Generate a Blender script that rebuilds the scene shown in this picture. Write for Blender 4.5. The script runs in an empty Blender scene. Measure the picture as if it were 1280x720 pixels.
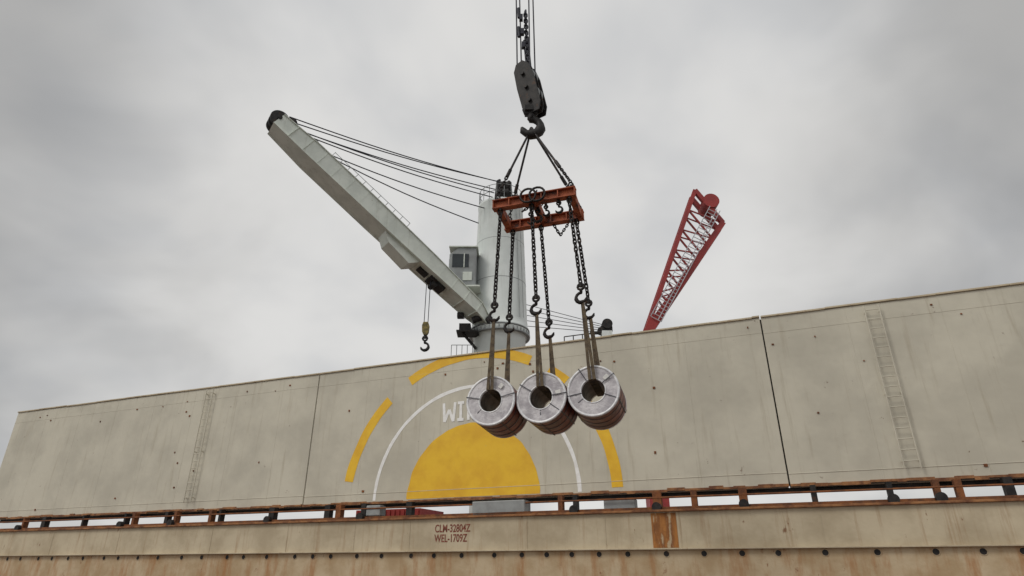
import bpy, math, random
from mathutils import Vector, Matrix, noise
random.seed(7)
scene = bpy.context.scene
V = Vector

# ------------------------------------------------------------------ materials
def mat(name, c1, c2=None, rough=0.6, metal=0.0, scale=2.0, stretch=(1,1,1), rust=None, rust_amt=0.0,
        rust_scale=3.0, rust_stretch=(1,1,1), bump=0.0, bump_scale=8.0, streak=None, streak_amt=0.0, spec=0.4,
        streak_st=(5.0,5.0,0.35), streak_rng=(.52,.75)):
    m = bpy.data.materials.new(name); m.use_nodes = True
    nt = m.node_tree; N = nt.nodes; L = nt.links
    b = N['Principled BSDF']; b.inputs['Roughness'].default_value = rough
    b.inputs['Metallic'].default_value = metal
    b.inputs['Specular IOR Level'].default_value = spec
    tc = N.new('ShaderNodeTexCoord')
    def nz(sc, st, detail=4, r=0.6):
        mp = N.new('ShaderNodeMapping'); mp.inputs['Scale'].default_value = st
        L.new(tc.outputs['Object'], mp.inputs['Vector'])
        n = N.new('ShaderNodeTexNoise'); n.inputs['Scale'].default_value = sc
        n.inputs['Detail'].default_value = detail; n.inputs['Roughness'].default_value = r
        L.new(mp.outputs['Vector'], n.inputs['Vector']); return n.outputs['Fac']
    def ramp(fac, a, bb):
        r = N.new('ShaderNodeMapRange'); r.interpolation_type = 'SMOOTHSTEP'
        r.inputs['From Min'].default_value = a; r.inputs['From Max'].default_value = bb
        L.new(fac, r.inputs['Value']); return r.outputs['Result']
    def mix(fac, a, bcol, amt=1.0):
        x = N.new('ShaderNodeMix'); x.data_type = 'RGBA'
        if amt != 1.0:
            mm = N.new('ShaderNodeMath'); mm.operation = 'MULTIPLY'; mm.inputs[1].default_value = amt
            L.new(fac, mm.inputs[0]); fac = mm.outputs[0]
        L.new(fac, x.inputs['Factor'])
        if isinstance(a, tuple): x.inputs['A'].default_value = (*a, 1)
        else: L.new(a, x.inputs['A'])
        x.inputs['B'].default_value = (*bcol, 1)
        return x.outputs['Result']
    c2 = c2 or tuple(v*0.75 for v in c1)
    col = mix(ramp(nz(scale, stretch), 0.35, 0.68), c1, c2)
    if streak: col = mix(ramp(nz(1.0, streak_st, 6, 0.7), *streak_rng), col, streak, streak_amt)
    if rust:
        f = ramp(nz(rust_scale, rust_stretch, 7, 0.7), 0.66-rust_amt, 0.70-rust_amt+0.03)
        col = mix(f, col, rust, 0.9)
    L.new(col, b.inputs['Base Color'])
    if bump:
        bp = N.new('ShaderNodeBump'); bp.inputs['Strength'].default_value = bump
        bp.inputs['Distance'].default_value = 0.05
        L.new(nz(bump_scale, (1,1,1), 3), bp.inputs['Height']); L.new(bp.outputs['Normal'], b.inputs['Normal'])
    return m

RUST = (0.16, 0.06, 0.025)
M_wall = mat('hatch_paint', (0.60,0.565,0.46), (0.49,0.46,0.375), .6, scale=.45, rust=(0.15,.085,.05), rust_amt=0.003, rust_scale=3.2,
             bump=.6, bump_scale=.8, streak=(0.36,0.31,0.22), streak_amt=.5)
M_yel = mat('yellow_paint', (0.86,0.53,0.03), (0.76,0.43,0.025), .55, scale=1.2, rust=(0.5,0.40,0.2), rust_amt=-0.005, rust_scale=4.0, bump=.6, bump_scale=.8)
M_wht = mat('white_paint', (0.92,0.92,0.90), (0.82,0.81,0.78), .55, scale=5, rust=(0.5,0.48,0.4), rust_amt=-.02, rust_scale=6)
M_coam = mat('coaming_paint', (0.56,0.48,0.34), (0.43,0.355,0.24), .65, scale=.8, rust=(.2,.09,.04), rust_amt=0.02, rust_scale=2.2,
             rust_stretch=(1.6,1.6,.7), bump=.4, bump_scale=2, streak=(0.30,0.17,0.08), streak_amt=.6)
M_coamlow = mat('stained_coaming', (0.55,0.44,0.29), (0.42,0.30,0.17), .7, scale=.9, rust=(0.24,0.10,0.04), rust_amt=0.045, rust_scale=1.5,
             rust_stretch=(1.5,1.5,.9), bump=.4, bump_scale=3, streak=(0.36,0.16,0.05), streak_amt=.75, streak_st=(2.2,2.2,.45), streak_rng=(.46,.70))
M_rust = mat('rusted_steel', (0.25,0.09,0.03), (0.12,0.05,0.025), .85, scale=4, bump=.4, bump_scale=12)
M_rustlip = mat('rusted_edge', (0.36,0.17,0.07), (0.15,0.06,0.03), .85, scale=3, bump=.4, bump_scale=12)
M_rustpatch = mat('heavy_rust', (0.42,0.18,0.05), (0.20,0.08,0.03), .9, scale=2.5, stretch=(2,2,.5), rust=(0.50,0.40,0.26), rust_amt=.10, rust_scale=2.5, rust_stretch=(2,2,.4), bump=.4)
M_rustred = mat('stencil_paint', (0.17,0.04,0.025), (0.28,0.11,0.07), .8, scale=12)
M_dark = mat('grimy_dark_steel', (0.035,0.032,0.03), (0.015,0.014,0.014), .6, .3, scale=6, rust=(0.07,0.035,0.02), rust_amt=.08, rust_scale=5)
M_chain = mat('chain_steel', (0.035,0.03,0.028), (0.016,0.014,0.014), .55, .5, scale=9, rust=(0.08,0.04,0.022), rust_amt=.08, rust_scale=7)
M_cable = mat('wire_rope', (0.04,0.04,0.055), (0.025,0.025,0.03), .6, .3, scale=5)
M_crane = mat('crane_paint', (0.76,0.80,0.78), (0.66,0.70,0.68), .5, scale=.7, rust=(0.30,0.17,0.09), rust_amt=-0.03, rust_scale=3,
              bump=.12, bump_scale=2, streak=(0.52,0.53,0.49), streak_amt=.45)
M_jib = mat('jib_paint', (0.74,0.78,0.71), (0.62,0.66,0.60), .5, scale=1.2, rust=(0.22,0.13,0.07), rust_amt=-0.005, rust_scale=3.5, bump=.12, bump_scale=3,
            streak=(0.40,0.41,0.34), streak_amt=.5)
M_grey = mat('grey_paint', (0.32,0.34,0.34), (0.24,0.25,0.25), .5, scale=2, rust=RUST, rust_amt=-.02)
M_glass = mat('cab_glass', (0.03,0.04,0.045), (0.02,0.025,0.03), .1, scale=1)
M_orange = mat('spreader_paint', (0.40,0.10,0.035), (0.20,0.05,0.025), .7, scale=4, rust=(0.06,0.03,0.025), rust_amt=.10, rust_scale=4, bump=.4, bump_scale=14)
M_red = mat('red_crane_paint', (0.36,0.045,0.04), (0.25,0.035,0.035), .55, scale=.6, rust=(.15,.05,.04), rust_amt=.02, rust_scale=1)
M_lgrey = mat('galvanised_stair', (0.5,0.5,0.52), (0.4,0.4,0.42), .5, .2, scale=2)
M_face = mat('coil_end_wrap', (0.64,0.62,0.63), (0.38,0.36,0.38), .65, .1, scale=4, rust=(0.27,0.22,0.20), rust_amt=0.03, rust_scale=5, bump=.3, bump_scale=14)
M_rim = mat('coil_edge_protector', (0.80,0.80,0.80), (0.58,0.58,0.6), .5, .2, scale=6, bump=.25, bump_scale=16)
M_body = mat('coil_wrap', (0.24,0.045,0.03), (0.09,0.02,0.02), .35, .1, scale=2.5, bump=.3, bump_scale=7, spec=.6)
M_bore = mat('coil_bore', (0.17,0.14,0.125), (0.08,0.065,0.06), .5, .3, scale=5)
M_strap = mat('steel_strap', (0.10,0.10,0.11), (0.05,0.05,0.06), .4, .5, scale=10)
M_label = mat('paper_label', (0.75,0.74,0.70), (0.6,0.6,0.58), .7, scale=20)
M_web = mat('webbing_sling', (0.17,0.13,0.08), (0.08,0.06,0.045), .9, scale=7, bump=.5, bump_scale=60)
M_deck = mat('deck_paint', (0.16,0.10,0.075), (0.11,0.075,0.06), .7, scale=.7, rust=RUST, rust_amt=.05, bump=.2)
M_water = mat('sea_water', (0.03,0.05,0.055), (0.025,0.04,0.045), .15, scale=.2, bump=.5, bump_scale=.8)
M_quay = mat('concrete', (0.30,0.29,0.27), (0.23,0.22,0.2), .85, scale=.3)
M_shed = mat('shed_cladding', (0.62,0.63,0.63), (0.5,0.5,0.5), .6, scale=.3)
M_brass = mat('ochre_hook_paint', (0.30,0.23,0.07), (0.12,0.10,0.04), .6, scale=6, rust=(0.03,0.03,0.03), rust_amt=.12, rust_scale=5)

# ------------------------------------------------------------------ mesh builder
class MB:
    def __init__(s): s.v=[]; s.f=[]; s.sm=[]
    def add(s, verts, faces, smooth=False):
        o=len(s.v); s.v += [tuple(x) for x in verts]
        for f in faces: s.f.append([i+o for i in f]); s.sm.append(smooth)
    def hexa(s, p):
        s.add(p, [(3,2,1,0),(4,5,6,7),(0,1,5,4),(1,2,6,5),(2,3,7,6),(3,0,4,7)])
    def obox(s, c, ax, ay, az):
        c=V(c); ax=V(ax); ay=V(ay); az=V(az)
        s.hexa([c-ax-ay-az, c+ax-ay-az, c+ax+ay-az, c-ax+ay-az, c-ax-ay+az, c+ax-ay+az, c+ax+ay+az, c-ax+ay+az])
    def box(s, c, sz): s.obox(c,(sz[0]/2,0,0),(0,sz[1]/2,0),(0,0,sz[2]/2))
    def beam(s, p0, p1, w, h, w1=None, h1=None, up=(0,0,1)):
        p0=V(p0); p1=V(p1); d=(p1-p0).normalized(); l=d.cross(V(up))
        if l.length<1e-4: l=d.cross(V((0,1,0)))
        l.normalize(); u=l.cross(d).normalized(); w1=w1 or w; h1=h1 or h
        def q(p,w,h): return [p-l*w/2-u*h/2, p+l*w/2-u*h/2, p+l*w/2+u*h/2, p-l*w/2+u*h/2]
        s.hexa(q(p0,w,h)+q(p1,w1,h1))
    def path(s, pts, r, n=8, closed=False, caps=True, radii=None):
        pts=[V(p) for p in pts]; m=len(pts); rings=[]; ref=None
        for i,p in enumerate(pts):
            if closed: t=pts[(i+1)%m]-pts[i-1]
            else: t=pts[min(i+1,m-1)]-pts[max(i-1,0)]
            t.normalize()
            if ref is None:
                ref=t.cross(V((0.13,0.31,0.94)))
                if ref.length<.1: ref=t.cross(V((1,0,0)))
            ref=(ref-t*ref.dot(t)).normalized(); bi=t.cross(ref)
            rr=radii[i] if radii else r
            rings.append([p+(ref*math.cos(2*math.pi*k/n)+bi*math.sin(2*math.pi*k/n))*rr for k in range(n)])
        vs=[x for R in rings for x in R]; fs=[]
        for i in range(m if closed else m-1):
            j=(i+1)%m
            for k in range(n): fs.append((i*n+k, i*n+(k+1)%n, j*n+(k+1)%n, j*n+k))
        s.add(vs, fs, True)
        if caps and not closed:
            s.add(rings[0],[tuple(range(n-1,-1,-1))]); s.add(rings[-1],[tuple(range(n))])
    def cyl(s, p0, p1, r, r1=None, n=16):
        s.path([p0,p1], r, n, radii=[r, r1 if r1 is not None else r])
    def lathe(s, c, axis, prof, n=48):
        c=V(c); a=V(axis).normalized(); x=a.cross(V((0,0,1)))
        if x.length<.1: x=V((1,0,0))
        x.normalize(); y=a.cross(x); m=len(prof); vs=[]
        for (h,r) in prof:
            for k in range(n):
                t=2*math.pi*k/n; vs.append(c+a*h+(x*math.cos(t)+y*math.sin(t))*r)
        fs=[]
        for i in range(m-1):
            for k in range(n): fs.append((i*n+k, (i+1)*n+k, (i+1)*n+(k+1)%n, i*n+(k+1)%n))
        s.add(vs,fs,True)
    def chain(s, p0, p1, pitch=.095, wr=None):
        p0=V(p0); p1=V(p1); d=p1-p0; n=max(2,round(d.length/pitch)); pitch=d.length/n; d.normalize()
        wr=wr or pitch*.185; a=d.cross(V((0.3,1,0.1))).normalized(); b=d.cross(a)
        for i in range(n):
            c=p0+d*pitch*(i+.5); ang=(i%2)*math.pi/2+.5+random.uniform(-.2,.2)
            w=a*math.cos(ang)+b*math.sin(ang); R=pitch*.36; hl=pitch*.36; pts=[]
            for k in range(6):
                t=math.pi*k/5; pts.append(c+d*(hl+R*math.sin(t)*.9)+w*(R*math.cos(t)))
            for k in range(6):
                t=math.pi+math.pi*k/5; pts.append(c+d*(-hl+R*math.sin(t)*.9)+w*(R*math.cos(t)))
            s.path(pts, wr, 6, closed=True)
    def hook(s, top, size, side=(1,0,0), r=None):
        top=V(top); x=V(side).normalized(); z=V((0,0,1)); r=r or size*.09
        eye=[top+x*math.cos(t)*size*.16+z*(math.sin(t)*size*.16-size*.1) for t in [2*math.pi*k/10 for k in range(10)]]
        s.path(eye, r*.8, 8, closed=True)
        pts=[top-z*size*.24, top-z*size*.42]; rad=[r*.9,r]
        c=top-z*size*.70
        for k in range(11):
            t=math.radians(95-k*27); pts.append(c+x*math.cos(t)*size*.27+z*math.sin(t)*size*.27); rad.append(r*(1.25 if 3<k<8 else .9))
        rad[-1]=r*.35
        s.path(pts, r, 8, radii=rad)
    def obj(s, name, m, parent=None, bevel=0):
        me=bpy.data.meshes.new(name); me.from_pydata(s.v,[],s.f); me.update()
        me.polygons.foreach_set('use_smooth', s.sm); me.materials.append(m)
        o=bpy.data.objects.new(name, me); scene.collection.objects.link(o)
        if bevel:
            b=o.modifiers.new('bevel','BEVEL'); b.width=bevel; b.segments=2; b.limit_method='ANGLE'; b.angle_limit=math.radians(50)
        if parent:
            o.parent=parent; o.matrix_parent_inverse=Matrix.Translation(-parent.location)
        return o

def empty(name, loc):
    e=bpy.data.objects.new(name,None); e.location=loc; e.empty_display_size=.3
    scene.collection.objects.link(e); return e

# ------------------------------------------------------------------ hatch cover plane frame
PH=math.radians(21.7); CW=math.cos(PH); SW=math.sin(PH)
DIR=V((CW,-SW,0)); NRM=V((-SW,-CW,0)); Z=V((0,0,1))
def W(s,z,off=0.0): return V((0,22,0))+DIR*s+NRM*off+Z*z

DECK=-1.7
b=MB(); b.add([(-2500,-2500,-9),(2500,-2500,-9),(2500,2500,-9),(-2500,2500,-9)],[(0,1,2,3)]); b.obj('water',M_water)
b=MB(); b.obox((0,22,DECK-1.5), DIR*70, NRM*30, Z*1.5); b.obj('ship_deck',M_deck)
b=MB(); b.obox((60,115,-7), (260,0,0),(0,58,0),(0,0,1.6)); b.obj('quay_ground',M_quay)

e=empty('cargo_shed',(0,110,-5.4))
b=MB(); b.box((-5,115,-1.2),(150,20,8.4)); b.obj('walls',M_shed,e)
b=MB(); b.hexa([V((-81,104,3)),V((71,104,3)),V((71,126,3)),V((-81,126,3)),V((-81,114,5.4)),V((71,114,5.4)),V((71,116,5.4)),V((-81,116,5.4))]); b.obj('roof',M_grey,e)
b=MB()
for i in range(12): b.box((-72+i*12,104.9,-2.4),(5,.2,5))
b.obj('doors',M_grey,e)

# ------------------------------------------------------------------ raised hatch covers
ZB,ZT=2.2,7.45
def cover(SL,SR,name='hatch_cover'):
    hc=empty(name,W((SL+SR)/2,2.2))
    b=MB(); b.obox(W((SL+SR)/2,(ZB+ZT)/2,-.45), DIR*(SR-SL)/2, NRM*.45, Z*(ZT-ZB)/2); b.obj('panel',M_wall,hc,.02)
    b=MB(); n=int((SR-SL)/1.75)
    for i in range(n): b.obox(W(SL+.6+i*1.75,(ZB+ZT)/2,-1.1), DIR*.04, NRM*.2, Z*(ZT-ZB)/2*.96)
    b.obj('rear_ribs',M_wall,hc)
    b=MB(); s=SL
    while s<SR-.01:
        w=random.uniform(.2,.8); e_=min(s+w,SR); dz=random.uniform(-.02,.025)
        b.obox(W((s+e_)/2,ZB+dz,.03), DIR*(e_-s)/2*.995, NRM*.03, Z*random.uniform(.025,.05)); s=e_
    b.obj('rusted_bottom_lip',M_rustlip,hc)
    b=MB(); s=SL
    while s<SR-.01:
        e_=min(s+random.uniform(.7,2.2),SR); b.obox(W((s+e_)/2,ZT+.03+random.uniform(-.012,.012),-.2), DIR*(e_-s)/2*.998, NRM*.25, Z*.03); s=e_
    b.obj('top_edge_plate',M_coam,hc,.01)
    b=MB(); s=SL+2.45
    while s<SR-.5: b.cyl(W(s,ZB+.1,.0),W(s,ZT-.05,.0),.006,n=6); s+=2.5
    b.cyl(W(SL,ZB+.32,0),W(SR,ZB+.36,0),.012,n=6); b.cyl(W(SL,ZT-.55,0),W(SR,ZT-.52,0),.007,n=6)
    b.obj('weld_seams',M_wall,hc)
    b=MB()
    for i in range(int((SR-SL)*1.0)):
        s=random.uniform(SL+.2,SR-.2); z=random.choice((random.uniform(6.4,7.2),random.uniform(2.5,7)))
        if (s+1.55)**2+(z-2.27)**2>16.5: b.obox(W(s,z,.012),DIR*random.uniform(.015,.045),NRM*.014,Z*random.uniform(.015,.04))
    b.obj('lugs',M_rust,hc)
    b=MB(); s=SL+.8
    while s<SR: b.obox(W(s,ZT+.09,-.3),DIR*random.uniform(.05,.14),NRM*.05,Z*.03); s+=random.uniform(1.0,2.6)
    b.obj('cleats',M_dark,hc)
    return hc
SL,SR=-8.7,8.7
hc=cover(SL,SR); h1=cover(-28,-8.74); h2=cover(8.74,19)
b=MB()
for s in (-8.72,8.72): b.obox(W(s,(ZB+ZT)/2,-.3),DIR*.018,NRM*.2,Z*(ZT-ZB)/2*.99)
b.obj('joint_seal',M_dark,hc)
for hh,s0 in ((h1,-14.6),(h2,11.9)):
    b=MB()
    for ds in (-.2,.2): b.cyl(W(s0+ds,ZB+.3,.14),W(s0+ds,ZT-.1,.14),.022,n=8)
    for i in range(16): b.cyl(W(s0-.2,ZB+.5+i*.3,.14),W(s0+.2,ZB+.5+i*.3,.14),.014,n=6)
    for z in (ZB+.5,4.6,ZT-.3):
        for ds in (-.2,.2): b.cyl(W(s0+ds,z,0),W(s0+ds,z,.14),.018,n=6)
    b.obj('access_ladder',M_wall,hh)

CS,CZ=-1.55,2.27
def ringsector(r0,r1,a0,a1,off,zmax=ZT-.01,n=90,jit=0):
    b=MB(); vs=[]; fs=[]
    for i in range(n+1):
        a=math.radians(a0+(a1-a0)*i/n)
        for q,r in enumerate((r0,r1)):
            rr=r+jit*(noise.noise(V((a*6,q*5,r0)))) if r>.01 else r
            z=CZ+rr*math.sin(a); vs.append(W(CS+rr*math.cos(a),min(z,zmax),off))
    for i in range(n): fs.append((2*i,2*i+1,2*i+3,2*i+2))
    b.add(vs,fs); return b
ringsector(0.001,2.56,0,180,.006,jit=.03).obj('painted_sun_disc',M_yel,hc)
ringsector(3.87,4.0,0,180,.006,jit=.02).obj('painted_white_ring',M_wht,hc)
for i,(a0,a1) in enumerate(((134,172),(64,122),(46,55),(1,37))):
    ringsector(5.0,5.38,a0,a1,.006,n=50,jit=.03).obj('painted_yellow_arc_%d'%i,M_yel,hc)

def text(body, s, z, size, m, parent, off, name, spacing=1.0, xs=1.0, bold=.012):
    c=bpy.data.curves.new(name,'FONT'); c.body=body; c.size=size; c.space_character=spacing; c.offset=bold*size; c.fill_mode='FRONT'
    o=bpy.data.objects.new('tmp',c); scene.collection.objects.link(o)
    bpy.context.view_layer.update()
    me=bpy.data.meshes.new_from_object(o.evaluated_get(bpy.context.evaluated_depsgraph_get()))
    bpy.data.objects.remove(o)
    P=W(s,z,off); mt=Matrix(((DIR.x*xs,0,NRM.x,P.x),(DIR.y*xs,0,NRM.y,P.y),(0,1,0,P.z),(0,0,0,1)))
    me.transform(mt); me.materials.clear(); me.materials.append(m)
    o=bpy.data.objects.new(name,me); scene.collection.objects.link(o)
    o.parent=parent; o.matrix_parent_inverse=Matrix.Translation(-parent.location)
b=MB(); kk=[0]
def stroke(s0,z0,s1,z1,w=.11):
    kk[0]+=1; o=.007+.0015*kk[0]      # each brushed stroke lies just proud of the last
    p=W(s0,z0,o); q=W(s1,z1,o); d_=(q-p).normalized(); n_=d_.cross(NRM)*w/2
    b.add([p-n_,q-n_,q+n_,p+n_],[(0,1,2,3)])
z0,z1=4.95,5.66
for st in ((-2.76,z1,-2.70,z0),(-2.70,z0,-2.52,z0+.45),(-2.52,z0+.45,-2.34,z0),(-2.34,z0,-2.28,z1),
           (-2.04,z0,-2.04,z1),(-2.17,z1-.04,-1.91,z1-.04),(-2.17,z0+.04,-1.91,z0+.04),
           (-1.72,z0,-1.72,z1),(-1.72,z1,-1.34,z0),(-1.34,z0,-1.34,z1)): stroke(*st)
b.obj('painted_lettering',M_wht,hc)
b=MB()
for s in (1.9,2.25,2.6,2.95,3.3): b.cyl(W(s,ZT,-.5),W(s,ZT+.42,-.5),.02,n=6)
b.cyl(W(1.9,ZT+.42,-.5),W(3.3,ZT+.42,-.5),.02,n=6); b.cyl(W(1.9,ZT+.22,-.5),W(3.3,ZT+.22,-.5),.016,n=6)
b.obj('edge_handrail',M_dark,hc)

# ------------------------------------------------------------------ hatch coaming
co=empty('hatch_coaming',W(-3,DECK,1.0))
c0,c1=-28.0,19.0; cm=(c0+c1)/2; ch_=(c1-c0)/2
b=MB(); b.obox(W(cm,(1.5+DECK)/2,.9), DIR*ch_, NRM*.1, Z*(1.5-DECK)/2); b.obj('side_plate',M_coam,co,.01)
b=MB(); b.obox(W(cm,(.482+DECK)/2,1.006), DIR*(ch_-.01), NRM*.006, Z*(.482-DECK)/2); b.obj('lower_strake',M_coamlow,co)
b=MB(); b.obox(W(cm,1.53,.9), DIR*ch_, NRM*.2, Z*.03); b.obj('top_flange',M_rustlip,co,.008)
b=MB(); b.obox(W(cm,.50,1.07), DIR*ch_, NRM*.07, Z*.018); b.obj('ledge',M_coam,co,.005)
b=MB(); bo=MB(); s=-27.5; i=0
while s<18.8:
    b.lathe(W(s,.37,1.012),NRM,[(.0,.095),(.010,.095),(.010,.078),(.0,.075)],20); bo.cyl(W(s,.37,1.01),W(s,.37,1.018),.08,n=18)
    s+=random.uniform(.75,1.3); i+=1
b.obj('hole_rims',M_coamlow,co); bo.obj('drain_holes',M_dark,co)
b=MB()
for s in (-21,-17,-12,-8.4,-5.5,-3.3,.9,3.4,5.6,9.3,13): b.obox(W(s,1.0,1.006),DIR*.012,NRM*.004,Z*.48)
b.obj('butt_straps',M_coam,co)
b=MB(); b.obox(W(5.15,1.0,1.006),DIR*.36,NRM*.006,Z*.47); b.obj('rusted_patch',M_rustpatch,co)
text('CLM-32804Z',-2.35,1.08,.33,M_rustred,co,1.006,'stencil_upper',xs=.72,bold=.02)
text('WEL-1709Z',-2.35,.78,.33,M_rustred,co,1.006,'stencil_lower',xs=.72,bold=.02)

gp=empty('hatch_cover_rollers',W(-1,1.5,0))
b=MB(); s=-27; g2=MB()
while s<18:
    w=random.uniform(.05,.13)
    if not -1.7<s<.9:
        (b if random.random()<.6 else g2).obox(W(s,1.85,.2),DIR*w,NRM*.12,Z*.30)
        if random.random()<.35: b.cyl(W(s,1.68,.55),W(s,1.68,.40),.14,n=18)
    s+=random.choice((.5,1.1,1.9,2.6,1.4))
b.obox(W(-4,2.08,-.3),DIR*23,NRM*.1,Z*.07)
b.obj('roller_brackets',M_dark,gp); g2.obj('rusted_brackets',M_rust,gp)
b=MB(); b.obox(W(-.35,1.80,.1),DIR*.95,NRM*.3,Z*.26); b.obox(W(-5.3,1.9,.1),DIR*.3,NRM*.2,Z*.18); b.obox(W(3.7,1.82,.0),DIR*.5,NRM*.2,Z*.16)
b.obj('hydraulic_cylinder_housing',M_grey,gp,.03)
b=MB(); b.cyl(W(-27,1.98,.3),W(18,1.96,.3),.03,n=8); b.obox(W(-4,1.64,.35),DIR*23,NRM*.05,Z*.05)
b.obj('pipes',M_rust,gp)
e=empty('cargo_container',W(-9,1,-8))
b=MB(); b.obox(W(-9.2,1.35,-8),DIR*1.8,NRM*1.2,Z*1.25)
for i in range(14): b.obox(W(-10.9+i*.26,1.35,-6.78),DIR*.06,NRM*.03,Z*1.2)
b.obj('corrugated_body',M_red,e)

# ------------------------------------------------------------------ deck crane
cx,cy=-.68,32.0
cr_=empty('deck_crane',(cx,cy,DECK))
b=MB(); b.lathe((cx,cy,0),(0,0,1),[(DECK,1.42),(11.35,1.42),(11.45,1.5),(11.5,1.62),(11.75,1.62)],64)
b.lathe((cx,cy,0),(0,0,1),[(11.75,1.60),(11.95,1.60),(12.0,1.54),(12.3,1.54),(12.36,1.52),(15.9,1.435),(19.55,1.33),(19.62,1.36),(19.75,1.36),(19.8,1.25),(19.85,0.0)],64)
b.obj('slewing_post',M_crane,cr_)
b=MB()
b.lathe((cx,cy,0),(0,0,1),[(11.44,1.52),(11.44,1.66),(11.52,1.68),(11.52,1.5)],64)
b.lathe((cx,cy,0),(0,0,1),[(11.76,1.5),(11.76,1.655),(11.84,1.655),(11.84,1.5)],64)
for k in range(40):
    t=2*math.pi*k/40; p=V((cx+1.64*math.cos(t),cy+1.64*math.sin(t),11.6)); b.cyl(p-Z*.07,p+Z*.09,.03,n=6)
for zz,rr in ((14.6,1.475),(17.1,1.405)): b.lathe((cx,cy,0),(0,0,1),[(zz-.015,rr-.02),(zz-.012,rr),(zz+.012,rr),(zz+.015,rr-.02)],64)
b.obj('slew_ring_bolts',M_grey,cr_)
b=MB()
b.box((-.5,31.6,20.15),(1.0,.9,.7)); b.cyl((-.75,31.2,20.7),(-.2,31.2,20.7),.42,n=24); b.cyl((-.75,31.7,21.05),(-.25,31.7,21.05),.34,n=24)
b.beam((-.95,31.4,19.8),(-.8,31.2,21.3),.12,.3); b.beam((-.05,31.4,19.8),(-.15,31.2,21.2),.12,.3)
b.cyl((-.1,31.8,20.3),(.35,31.8,20.3),.3,n=16); b.cyl((-.8,31.0,20.2),(-.2,31.0,20.2),.3,n=20)
b.obj('luffing_sheaves',M_dark,cr_)
b=MB()
for k in range(18):
    t=2*math.pi*k/18; p=V((cx+1.3*math.cos(t),cy+1.3*math.sin(t),19.8)); b.cyl(p,p+Z*.9,.02,n=6)
for h in (.45,.9):
    b.path([(cx+1.3*math.cos(2*math.pi*k/36),cy+1.3*math.sin(2*math.pi*k/36),19.8+h) for k in range(36)],.018,6,closed=True)
for dx in (-.2,.2): b.cyl((cx+1.2+dx*.5,cy-1.1+dx*.3,12.3),(cx+1.0+dx*.5,cy-1.0+dx*.3,19.8),.02,n=6)
b.obj('handrails',M_grey,cr_)
b=MB(); cc=V((-2.72,31.0,15.0))
pf=[(-.72,-1.05),(.75,-1.15),(.75,1.15),(-.25,1.15),(-.72,.75)]
vs=[cc+V((x,-.8,z)) for x,z in pf]+[cc+V((x,.8,z)) for x,z in pf]
b.add(vs,[(0,1,2,3,4),(9,8,7,6,5)]+[(i,i+5,(i+1)%5+5,(i+1)%5) for i in range(5)]); b.obj('operator_cab',M_grey,cr_,.04)
b=MB(); b.box(cc+V((-.1,-.81,.35)),(.9,.03,.8)); b.box(cc+V((-.73,0,.0)),(.04,1.2,1.1)); b.obj('cab_windows',M_glass,cr_)
b=MB(); b.box(cc+V((.05,0,1.19)),(1.6,1.8,.06)); b.box(cc+V((.05,0,-1.24)),(1.9,2.0,.08)); b.box(cc+V((.1,-.825,.35)),(.05,.03,.85))
b.box(cc+V((.3,-.83,-.6)),(.5,.03,.5)); b.beam(cc+V((-.6,0,-1.25)),cc+V((.8,0,-2.2)),.1,.12)
b.obj('cab_trim',M_jib,cr_)
b=MB(); b.box((-2.35,30.9,11.35),(1.15,1.0,.08)); b.box((-2.5,30.9,11.62),(.6,.6,.42)); b.box((-2.75,30.7,12.3),(.35,.35,.25)); b.beam((-2.6,30.7,11.3),(-1.9,31.2,10.6),.1,.12)
b.cyl((-2.1,30.4,11.9),(-1.6,30.4,12.1),.18,n=16)
b.obj('heel_machinery',M_dark,cr_)
b=MB()
for i in range(5):
    p=V((-3.2+i*.28,31.0,9.6)); b.cyl(p,p+Z*1.15,.02,n=6)
for h in (.55,1.15): b.cyl((-3.2,31,9.6+h),(-2.05,31,9.6+h),.018,n=6)
b.box((-2.6,31.4,9.5),(1.5,1.1,.06)); b.obj('pedestal_platform_rail',M_grey,cr_)
# jib
H=V((-1.42,30.9,12.05)); T=V((-11.45,24,19.63)); d=(T-H).normalized(); l=d.cross(Z).normalized(); u=l.cross(d)
def J(t,a=0,bb=0): return H+(T-H)*t+l*a+u*bb
b=MB(); segs=[(0,.75,.35,-.12),(.06,1.1,.62,0),(.3,1.2,.85,0),(.55,1.2,.95,0),(.85,1.15,.95,0),(1,.95,.75,0)]
rings=[]
for t,w,h,o in segs: rings.append([J(t,-w/2,-h/2+o),J(t,w/2,-h/2+o),J(t,w/2,h/2+o),J(t,-w/2,h/2+o)])
for i in range(len(rings)-1): b.hexa(rings[i]+rings[i+1])
b.obj('jib_box_girder',M_jib,cr_)
b=MB()
for i in range(len(segs)-1):
    (t0,w0,h0,o0),(t1,w1,h1,o1)=segs[i],segs[i+1]
    for sg in (-1,1):
        for v in (-1,1):
            b.beam(J(t0,sg*(w0/2+.01),v*(h0/2+.015)+o0),J(t1,sg*(w1/2+.01),v*(h1/2+.015)+o1),.1,.035,up=u)
for i in range(1,16):
    t=i/16.; b.obox(J(t,0,0),l*.61,d*.012,u*.40)
b.obj('jib_flanges',M_jib,cr_)
b=MB()
b.hexa([J(.33,-.45,-.40),J(.33,.45,-.40),J(.36,.45,-.95),J(.36,-.45,-.95),J(.50,-.45,-.40),J(.50,.45,-.40),J(.46,.45,-.85),J(.46,-.45,-.85)])
b.obj('jib_gusset',M_jib,cr_)
b=MB()
b.obox(J(.235,0,-.5),l*.3,d*.5,u*.10); b.obox(J(.30,0,-.48),l*.2,d*.3,u*.06)
b.cyl(J(.24,-.3,-.62),J(.24,.3,-.62),.16,n=16)
for sg in (-.34,0,.34): b.cyl(J(1.0,sg-.06,.12),J(1.0,sg+.06,.12),.45,n=28)
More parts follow.
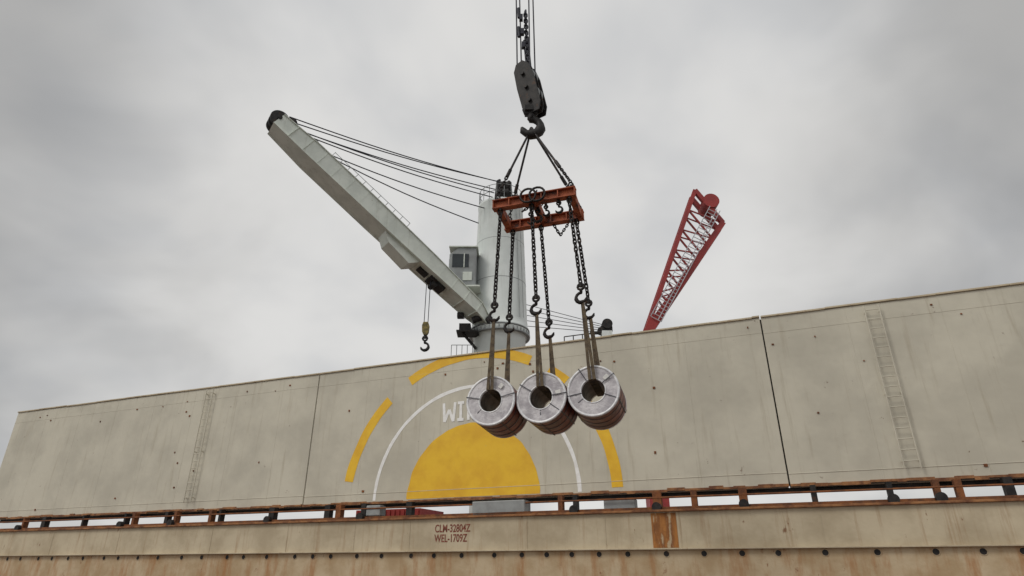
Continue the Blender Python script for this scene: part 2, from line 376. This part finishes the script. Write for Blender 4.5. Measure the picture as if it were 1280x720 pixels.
b.cyl(J(1.0,-.55,.1),J(1.0,.55,.1),.1,n=12)
b.cyl(J(.97,-.3,.55),J(.97,.3,.55),.25,n=20); b.cyl(J(.87,-.3,.58),J(.87,.3,.58),.2,n=20)
b.cyl(J(0,-.55,-.1),J(0,.55,-.1),.22,n=20)
for t in (.07,.16,.44,.6,.75): b.obox(J(t,0,.5),l*.12,d*.12,u*.08)
b.cyl(J(.1,.75,.2),J(.9,.68,.2),.025,n=6)
b.obj('jib_sheaves_and_pins',M_dark,cr_)
b=MB()
for i in range(11):
    t=.45+i*.035; b.cyl(J(t,-.55,.4),J(t,-.55,.85),.015,n=6)
b.cyl(J(.45,-.55,.85),J(.80,-.5,.85),.015,n=6)
b.obj('jib_handrail',M_grey,cr_)
b=MB()
for p,q in (((-.80,31,21.05),J(.99,.2,.78)),((-.62,31.0,20.98),J(.99,-.2,.72)),((-1.0,31,20.5),J(.96,.1,.55)),((-1.05,31,20.25),J(.94,-.2,.5)),((-1.15,31,19.95),J(.92,-.25,.45)),((-1.62,31.0,19.2),J(.87,.2,.62)),((-1.95,31.2,18.3),J(.85,0,.55))):
    pts=[]
    for i in range(13):
        t=i/12; pts.append(V(p).lerp(q,t)-Z*(.22*math.sin(math.pi*t)))
    b.path(pts,.031,6)
b.obj('luffing_wires',M_cable,cr_)

def hookblock(name,top,zhook,size):
    top=V(top); e=empty(name,(top.x,top.y,zhook)); k=size
    base=V((top.x,top.y,zhook))
    b=MB()
    for dx in (-.13*k,.13*k): b.cyl(base+V((dx,0,1.2*k)),top+V((dx,0,0)),.018+.004*k,n=6)
    b.obj('hoist_wires',M_cable,e)
    b=MB()
    for dy in (-.12*k,.12*k):
        prof=[(-.20,1.15),(.20,1.15),(.30,.9),(.26,.45),(.12,.25),(-.12,.25),(-.26,.45),(-.30,.9)]
        prof=[(x*.8,z) for x,z in prof]
        vs=[base+V((x*k,dy-.02,z*k)) for x,z in prof]+[base+V((x*k,dy+.02,z*k)) for x,z in prof]
        b.add(vs,[tuple(range(8)),tuple(range(15,7,-1))]+[(i,i+8,(i+1)%8+8,(i+1)%8) for i in range(8)])
    b.obj('cheek_plates',M_brass,e)
    b=MB(); b.cyl(base+V((0,-.1*k,.8*k)),base+V((0,.1*k,.8*k)),.2*k,n=24); b.cyl(base+V((0,0,.3*k)),base+V((0,0,.02*k)),.1*k,n=12)
    b.hook(base+V((0,0,.12*k)),.95*k,(1,0,0),.085*k); b.obj('hook',M_dark,e)
hookblock('crane_hook_block', J(.262,0,-.6), 10.35, .75)

e=empty('boom_rest',(6.5,40,DECK))
b=MB(); b.box((6.5,40,14.95),(.8,.6,.4)); b.cyl((6.55,39.6,15.3),(6.55,40.3,15.3),.36,n=20); b.cyl((6.1,39.8,14.9),(6.1,40.3,14.9),.22,n=14); b.box((5.8,40,14.75),(.9,.4,.12))
b.obj('sheave_head',M_dark,e,.03)
b=MB(); b.beam((6.5,40,14.8),(6.5,40,DECK),.7,.7); b.obj('support_post',M_crane,e)
b=MB()
for i in range(5): b.cyl((6.3,40,15.35-.14*i),(-1.0,39.8,17.35-.5*i),.022,n=6)
b.obj('stay_wires',M_cable,e)

# ------------------------------------------------------------------ red harbour crane (two raised struts with a stair between)
e=empty('harbour_crane',(13.8,60,-5.4)); base=V((13.6,60,21.6)); p1=V((21.0,60,39.5)); p2=V((23.6,60,35.2)); w=.6
b=MB(); off=V((0,1.6,0))
for o in (V((0,0,0)),off):
    b.beam(base+o,p1+o,w*.75,w*.75); b.beam(base+o,p2+o,w*1.5,w*1.5,w,w)
    for i in range(2,7):
        t=i/7; a=(base+o).lerp(p1+o,t); c=(base+o).lerp(p2+o,t); b.beam(a,c,w*.3,w*.3)
        b.beam(a,(base+o).lerp(p2+o,(i+1)/7),w*.22,w*.22)
    b.beam(p1+o,p2+o,w*.8,w*.8)
for i in range(1,8):
    t=i/7; b.beam(base.lerp(p1,t),base.lerp(p1,t)+off,w*.4,w*.4); b.beam(base.lerp(p2,t),base.lerp(p2,t)+off,w*.4,w*.4)
b.cyl(p1.lerp(p2,.5)+V((.3,-.4,.6)),p1.lerp(p2,.5)+V((.3,2,.6)),.9,n=24)
b.box(base+V((1.2,.8,-2.6)),(5.4,3.8,4.2)); b.beam(base+V((0,.8,-4.2)),V((base.x,base.y+.8,2)),1.8,1.8)
for sx in (-1,1):
    for sy in (-1,1): b.beam(V((base.x,base.y,3)),V((base.x+sx*5,base.y+sy*5+3,-5.4)),w,w)
b.obj('red_steelwork',M_red,e)
b=MB(); a0=base.lerp(p2,.12)+V((-.1,-.6,.3)); a1=p1.lerp(p2,.62)+V((0,-.6,0)); dv=a1-a0; n=int(dv.length/.45); side=dv.normalized().cross(V((0,1,0)))*.42
for k_ in (-1,1,1.9): b.beam(a0-side*k_,a1-side*k_,.09,.09)
for i in range(n):
    p=a0+dv*(i/n); b.beam(p+side,p-side*1.9,.06,.06)
b.obj('stairway',M_lgrey,e)

# ------------------------------------------------------------------ lifting gear
WB=math.radians(16); A_=V((math.cos(WB),-math.sin(WB),0)); B_=V((math.sin(WB),math.cos(WB),0))
cA=V((-.375,13.76,8.6)); cB=V((1.49,13.16,8.6)); cC=V((1.80,14.25,8.6)); cD=V((-.07,14.86,8.6))
sp=empty('lifting_spreader',(.70,14.0,8.6))
b=MB()
def ibeam(b,p0,p1,w,h):
    p0=V(p0);p1=V(p1); b.beam(p0+Z*(h/2-.015),p1+Z*(h/2-.015),w,.03); b.beam(p0-Z*(h/2-.015),p1-Z*(h/2-.015),w,.03); b.beam(p0,p1,.03,h-.062)
    dd=(p1-p0); n=5
    for i in range(n+1): b.beam(p0+dd*(i/n*.98+.003),p0+dd*(i/n*.98+.017),w*.9,h-.064)
ex=(cB-cA).normalized()*.12
ibeam(b,cA-ex,cB+ex,.20,.27); ibeam(b,cD-ex,cC+ex,.20,.27)
ey=(cD-cA).normalized()
for p,q in ((cA,cD),(cB,cC),(cA.lerp(cB,.5),cD.lerp(cC,.5))):
    b.beam(p+ey*.105,q-ey*.105,.16,.22)
b.obj('frame',M_orange,sp,.006)
b=MB(); pts_near=[cA.lerp(cB,t) for t in (.04,.47,.97)]; pts_far=[cD.lerp(cC,t) for t in (.05,.46,.96)]
for p in pts_near+pts_far:
    b.path([p+V((.055*math.cos(t),0,-.2+.09*math.sin(t))) for t in [2*math.pi*k/12 for k in range(12)]],.022,7,closed=True)
    b.box(p-Z*.15,(.05,.16,.08))
for p in (cA,cB,cC,cD):
    b.path([p+V((.06*math.cos(t),0,.22+.09*math.sin(t))) for t in [2*math.pi*k/12 for k in range(12)]],.024,7,closed=True)
    b.box(p+Z*.16,(.06,.18,.07))
for t,h,s in ((.40,-.02,.34),(.62,.05,.3),(.83,-.12,.32),(.52,-.1,.36)):
    q=cA.lerp(cB,t)+B_*random.uniform(-.12,.5)+Z*(h); b.chain(q+Z*.25,q-Z*.1,.08); b.hook(q-Z*.08,s,A_)
for off in (-.12,.12):
    m=cA.lerp(cB,.5)-B_*.14+A_*off
    b.path([m+A_*(.28*math.sin(t)*off*6)+Z*(.2*math.cos(t)+.05) for t in [2*math.pi*k/16 for k in range(16)]],.03,7,closed=True)
m=cA.lerp(cB,.55)
for i in range(9):
    q=m+V((random.uniform(-.28,.25),random.uniform(-.15,.9),.12+random.uniform(0,.16))); b.chain(q,q+V((random.uniform(-.2,.2),random.uniform(-.2,.2),random.uniform(-.25,.2))),.075)
q=cD.lerp(cC,.6); b.chain(q,q+V((.25,.1,-.42)),.08); b.chain(q+V((.25,.1,-.42)),q+V((.5,.05,-.05)),.08)
b.obj('shackles_and_spare_hooks',M_chain,sp)
hk=V((.545,14.02,11.32))
b=MB()
for p in (cA,cB,cC,cD):
    q=p+Z*.32; mid=q.lerp(hk,.26)
    b.chain(q,mid,.09); b.cyl(mid,hk+V((0,0,-.02)),.032,n=7); b.cyl(mid,q.lerp(hk,.36),.05,n=7); b.cyl(q.lerp(hk,.88),hk,.046,n=7)
b.obj('bridle_slings',M_chain,sp)

mh=empty('main_hook_block',(.5,14.05,12.6))
b=MB()
b.hook(hk+V((0,0,.74)),1.0,(1,0,0),.12); b.cyl(hk+V((0,0,.5)),hk+V((0,0,.95)),.12,n=14)
ax=V((-.20,0,1)).normalized(); px=V((.82,-.52,0)); px=(px-ax*px.dot(ax)).normalized(); nn=ax.cross(px)
bc=V((.52,14.05,12.72))
b.box(hk+V((0,0,.62)),(.36,.34,.18))
b.obj('forged_hook',M_dark,mh)
b=MB(); prof=[(-.27,-.90),(.22,-.95),(.34,-.7),(.36,.3),(.28,.78),(.10,.98),(-.16,.95),(-.30,.72),(-.34,.1),(-.33,-.6)]
n=len(prof)
for o in (-.2,-.03,.17):
    vs=[bc+px*x*.9+ax*z+nn*o for x,z in prof]+[bc+px*x*.9+ax*z+nn*(o+.035) for x,z in prof]
    b.add(vs,[tuple(range(n)),tuple(range(2*n-1,n-1,-1))]+[(i,i+n,(i+1)%n+n,(i+1)%n) for i in range(n)])
for z in (-.5,0,.5):
    b.cyl(bc+ax*z-nn*.27,bc+ax*z+nn*.27,.06,n=12)
for z in (-.75,.72): b.obox(bc+ax*z,px*.22,nn*.19,ax*.05)
b.obj('cheek_plates',M_dark,mh,.01)
b=MB()
for z in (-.25,.42):
    for o in (-.1,.08): b.cyl(bc+ax*z+nn*(o-.03),bc+ax*z+nn*(o+.05),.31,n=28)
b.obj('sheaves',M_grey,mh)
b=MB(); topc=V((.30,14.4,31))
for i,(o,x) in enumerate(((-.14,-.22),(-.10,.20),(.08,-.2),(.14,.24))):
    st=bc+ax*.55+nn*o+px*x
    b.cyl(st,topc+V((x*1.2,o,0)),.022,n=7)
for i in range(2):
    q=bc+ax*.8+px*.1+V((.12*i,.1,0)); b.cyl(q,q+V((-.08,0,1.2)),.03,n=7)
b.chain(bc+ax*.9+px*.15,bc+V((-.1,.1,3.3)),.13)
for z in (1.75,2.3,2.9): b.box(bc+V((-.17-.06*(z-1.75),.0,z)),(.11,.12,.22))
for z in (2.1,2.9): b.cyl(bc+V((-.3,0,z)),bc+V((-.32,0,z+.4)),.05,n=10)
b.obj('hoist_wires',M_cable,mh)

# ------------------------------------------------------------------ steel coils
R,RB,LEN=.58,.265,1.08
def steel_coil(c, ax_, name='steel_coil', seed=0):
    rnd=random.Random(seed); c=V(c); ax_=V(ax_).normalized(); e=empty(name,c+ax_*LEN/2)
    x=ax_.cross(Z).normalized(); y=Z
    b=MB(); b.lathe(c,ax_,[(.03,R-.004),(.3,R),(.6,R-.002),(LEN-.03,R-.004)],64); b.obj('wrapped_body',M_body,e)
    b=MB()
    prof=[(.0,RB+.02),(-.004,RB+.06),(.004,RB+.12),(-.003,R-.14),(.003,R-.05)]
    b.lathe(c,ax_,prof,64); b.lathe(c,ax_,[(LEN-h,r) for h,r in prof][::-1],64)
    b.obj('end_faces',M_face,e)
    b=MB(); pr=[(.003,R-.05),(-.01,R-.045),(-.012,R-.008),(.0,R+.004),(.03,R+.005),(.03,R-.01)]
    b.lathe(c,ax_,pr,64); b.lathe(c,ax_,[(LEN-h,r) for h,r in pr][::-1],64)
    pr=[(.06,RB-.002),(-.006,RB-.004),(-.010,RB+.02),(.0,RB+.024)]
    b.lathe(c,ax_,pr,48); b.lathe(c,ax_,[(LEN-h,r) for h,r in pr][::-1],48)
    b.obj('edge_protectors',M_rim,e)
    b=MB(); b.lathe(c,ax_,[(.0,RB),(LEN,RB)],48); b.obj('bore',M_bore,e)
    b=MB()
    for k in range(5):
        t=rnd.uniform(0,.9)+k*2*math.pi/5+rnd.uniform(-.15,.15); rd=x*math.cos(t)+y*math.sin(t); tg=ax_.cross(rd)
        for f,sg in ((0,-1),(LEN,1)):
            b.obox(c+ax_*(f+sg*.016)+rd*(RB+R)/2, rd*(R-RB)/2*1.02, tg*.010, ax_*.003)
        b.obox(c+ax_*LEN/2+rd*(R+.009), tg*.012, ax_*LEN/2*1.03, rd*.003)
    for f in (.22,.5,.78):
        b.lathe(c,ax_,[(LEN*f-.016,R+.001),(LEN*f-.016,R+.006),(LEN*f+.016,R+.006),(LEN*f+.016,R+.001)],64)
    b.obj('steel_straps',M_strap,e)
    b=MB(); t=rnd.uniform(-.6,.9); rd=x*math.cos(t)+y*math.sin(t); tg=ax_.cross(rd)
    b.obox(c-ax_*.014+rd*.41,rd*.06,tg*.045,ax_*.002)
    b.obj('label',M_label,e); return e
def sling(name, c, ax_, topn, topf, hooks_z):
    c=V(c); ax_=V(ax_); e=empty(name,c+Z*2)
    b=MB(); ch=MB(); inn=[]
    for p,bot,hz_ in ((V(topn),c-ax_*.05+Z*(RB-.03),hooks_z[0]),(V(topf),c+ax_*(LEN+.05)+Z*(RB-.03),hooks_z[1])):
        t=(hz_-bot.z)/(p.z-bot.z); h=bot.lerp(p,t); dd=(h-bot).normalized(); sd=dd.cross(ax_).normalized()
        thk=ax_; tt=h-dd*.30
        for sg in (-1,1):
            b.hexa([bot+sd*(sg*.05-.035)-thk*.008,bot+sd*(sg*.05+.035)-thk*.008,bot+sd*(sg*.05+.035)+thk*.008,bot+sd*(sg*.05-.035)+thk*.008,
                    tt+sd*(sg*.012-.03)-thk*.012+thk*sg*.02,tt+sd*(sg*.012+.03)-thk*.012+thk*sg*.02,tt+sd*(sg*.012+.03)+thk*.012+thk*sg*.02,tt+sd*(sg*.012-.03)+thk*.012+thk*sg*.02])
        inn.append((bot,sd))
        ch.hook(h+Z*.10,.46,sd,.04)
        ch.chain(p-Z*.26,h+Z*.14,.11)
        ch.cyl(h+Z*.05,h+Z*.16,.045,n=8)
    (p0,s0),(p1,s1)=inn
    b.hexa([p0-s0*.085,p0+s0*.085,p0+s0*.085+Z*.014,p0-s0*.085+Z*.014,p1-s0*.085,p1+s0*.085,p1+s0*.085+Z*.014,p1-s0*.085+Z*.014])
    b.obj('webbing',M_web,e); ch.obj('chains_and_hooks',M_chain,e)
coils=[V((-.49,13.80,3.46)),V((.64,13.5,3.46)),V((1.77,13.2,3.53))]
axd=[V((math.sin(math.radians(18)),math.cos(math.radians(18)),-.07)),V((math.sin(math.radians(20)),math.cos(math.radians(20)),-.05)),V((math.sin(math.radians(17)),math.cos(math.radians(17)),-.07))]
hz=[(5.72,5.85),(5.78,5.6),(5.95,6.0)]
for i in range(3):
    steel_coil(coils[i],axd[i],seed=i+3)
    sling('coil_sling',coils[i],axd[i].normalized(),pts_near[i],pts_far[i],hz[i])

# ------------------------------------------------------------------ light
SUN_EL,SUN_AZ=math.radians(48),math.radians(-125)
sd=V((math.sin(SUN_AZ)*math.cos(SUN_EL),math.cos(SUN_AZ)*math.cos(SUN_EL),math.sin(SUN_EL)))
ld=bpy.data.lights.new('sun','SUN'); ld.energy=1.2; ld.angle=math.radians(20); ld.color=(1,.96,.9)
lo=bpy.data.objects.new('sun',ld); lo.rotation_euler=sd.to_track_quat('Z','Y').to_euler(); lo.location=(0,0,60); scene.collection.objects.link(lo)

w=bpy.data.worlds.new('World'); scene.world=w; w.use_nodes=True
nt=w.node_tree; N=nt.nodes; L=nt.links; N.clear()
out=N.new('ShaderNodeOutputWorld'); sky=N.new('ShaderNodeTexSky'); sky.sky_type='NISHITA'; sky.sun_disc=False
sky.sun_elevation=SUN_EL; sky.sun_rotation=SUN_AZ
bg1=N.new('ShaderNodeBackground'); bg1.inputs['Strength'].default_value=.07; L.new(sky.outputs[0],bg1.inputs[0])
tc=N.new('ShaderNodeTexCoord'); sx=N.new('ShaderNodeSeparateXYZ'); L.new(tc.outputs['Generated'],sx.inputs[0])
def math_(op,a,bv=None,clamp=False):
    n=N.new('ShaderNodeMath'); n.operation=op; n.use_clamp=clamp
    for i,x in enumerate((a,bv)):
        if x is None: continue
        if isinstance(x,(int,float)): n.inputs[i].default_value=x
        else: L.new(x,n.inputs[i])
    return n.outputs[0]
zz=math_('ADD',math_('MAXIMUM',sx.outputs[2],0.0),.5)
cu=N.new('ShaderNodeCombineXYZ'); L.new(math_('DIVIDE',sx.outputs[0],zz),cu.inputs[0]); L.new(math_('DIVIDE',sx.outputs[1],zz),cu.inputs[1])
def nz(sc,det,ro,dist=0):
    n=N.new('ShaderNodeTexNoise'); n.inputs['Scale'].default_value=sc; n.inputs['Detail'].default_value=det; n.inputs['Roughness'].default_value=ro
    n.inputs['Distortion'].default_value=dist; L.new(cu.outputs[0],n.inputs['Vector']); return n.outputs['Fac']
def mr(v,a,bv,c,dd,sm=True):
    n=N.new('ShaderNodeMapRange'); n.interpolation_type='SMOOTHSTEP' if sm else 'LINEAR'
    for i,x in zip(('From Min','From Max','To Min','To Max'),(a,bv,c,dd)): n.inputs[i].default_value=x
    L.new(v,n.inputs['Value']); return n.outputs['Result']
cl1=mr(nz(3.4,4,.45,.2),.30,.62,0,1)
ramp=N.new('ShaderNodeMix'); ramp.data_type='RGBA'; L.new(cl1,ramp.inputs['Factor'])
ramp.inputs['A'].default_value=(.60,.605,.61,1); ramp.inputs['B'].default_value=(.75,.742,.725,1)
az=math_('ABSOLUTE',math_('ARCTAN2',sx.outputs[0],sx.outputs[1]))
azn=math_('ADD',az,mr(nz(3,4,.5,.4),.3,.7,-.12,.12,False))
side_dim=math_('MULTIPLY',mr(azn,.36,.85,0,1),mr(azn,1.1,1.7,1,0))  # added dimming put into the sky colour left and right of the view
darkf=mr(side_dim,0,1,1.0,.60,False)
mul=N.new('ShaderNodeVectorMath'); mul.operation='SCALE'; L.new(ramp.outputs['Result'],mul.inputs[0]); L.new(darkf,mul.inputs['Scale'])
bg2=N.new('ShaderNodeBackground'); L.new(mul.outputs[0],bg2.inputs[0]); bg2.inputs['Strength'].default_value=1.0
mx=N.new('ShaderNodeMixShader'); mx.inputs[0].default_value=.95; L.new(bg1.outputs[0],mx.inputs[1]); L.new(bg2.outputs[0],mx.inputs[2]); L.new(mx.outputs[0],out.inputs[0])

# ------------------------------------------------------------------ camera
cd=bpy.data.cameras.new('camera'); cd.sensor_width=36; cd.lens=21.71; cd.clip_end=6000; cd.clip_start=.05
co_=bpy.data.objects.new('camera',cd); co_.location=(0,0,0); co_.rotation_euler=(math.radians(90+24.4),0,0)
scene.collection.objects.link(co_); scene.camera=co_
scene.view_settings.view_transform='Standard'; scene.view_settings.look='None'; scene.view_settings.exposure=0
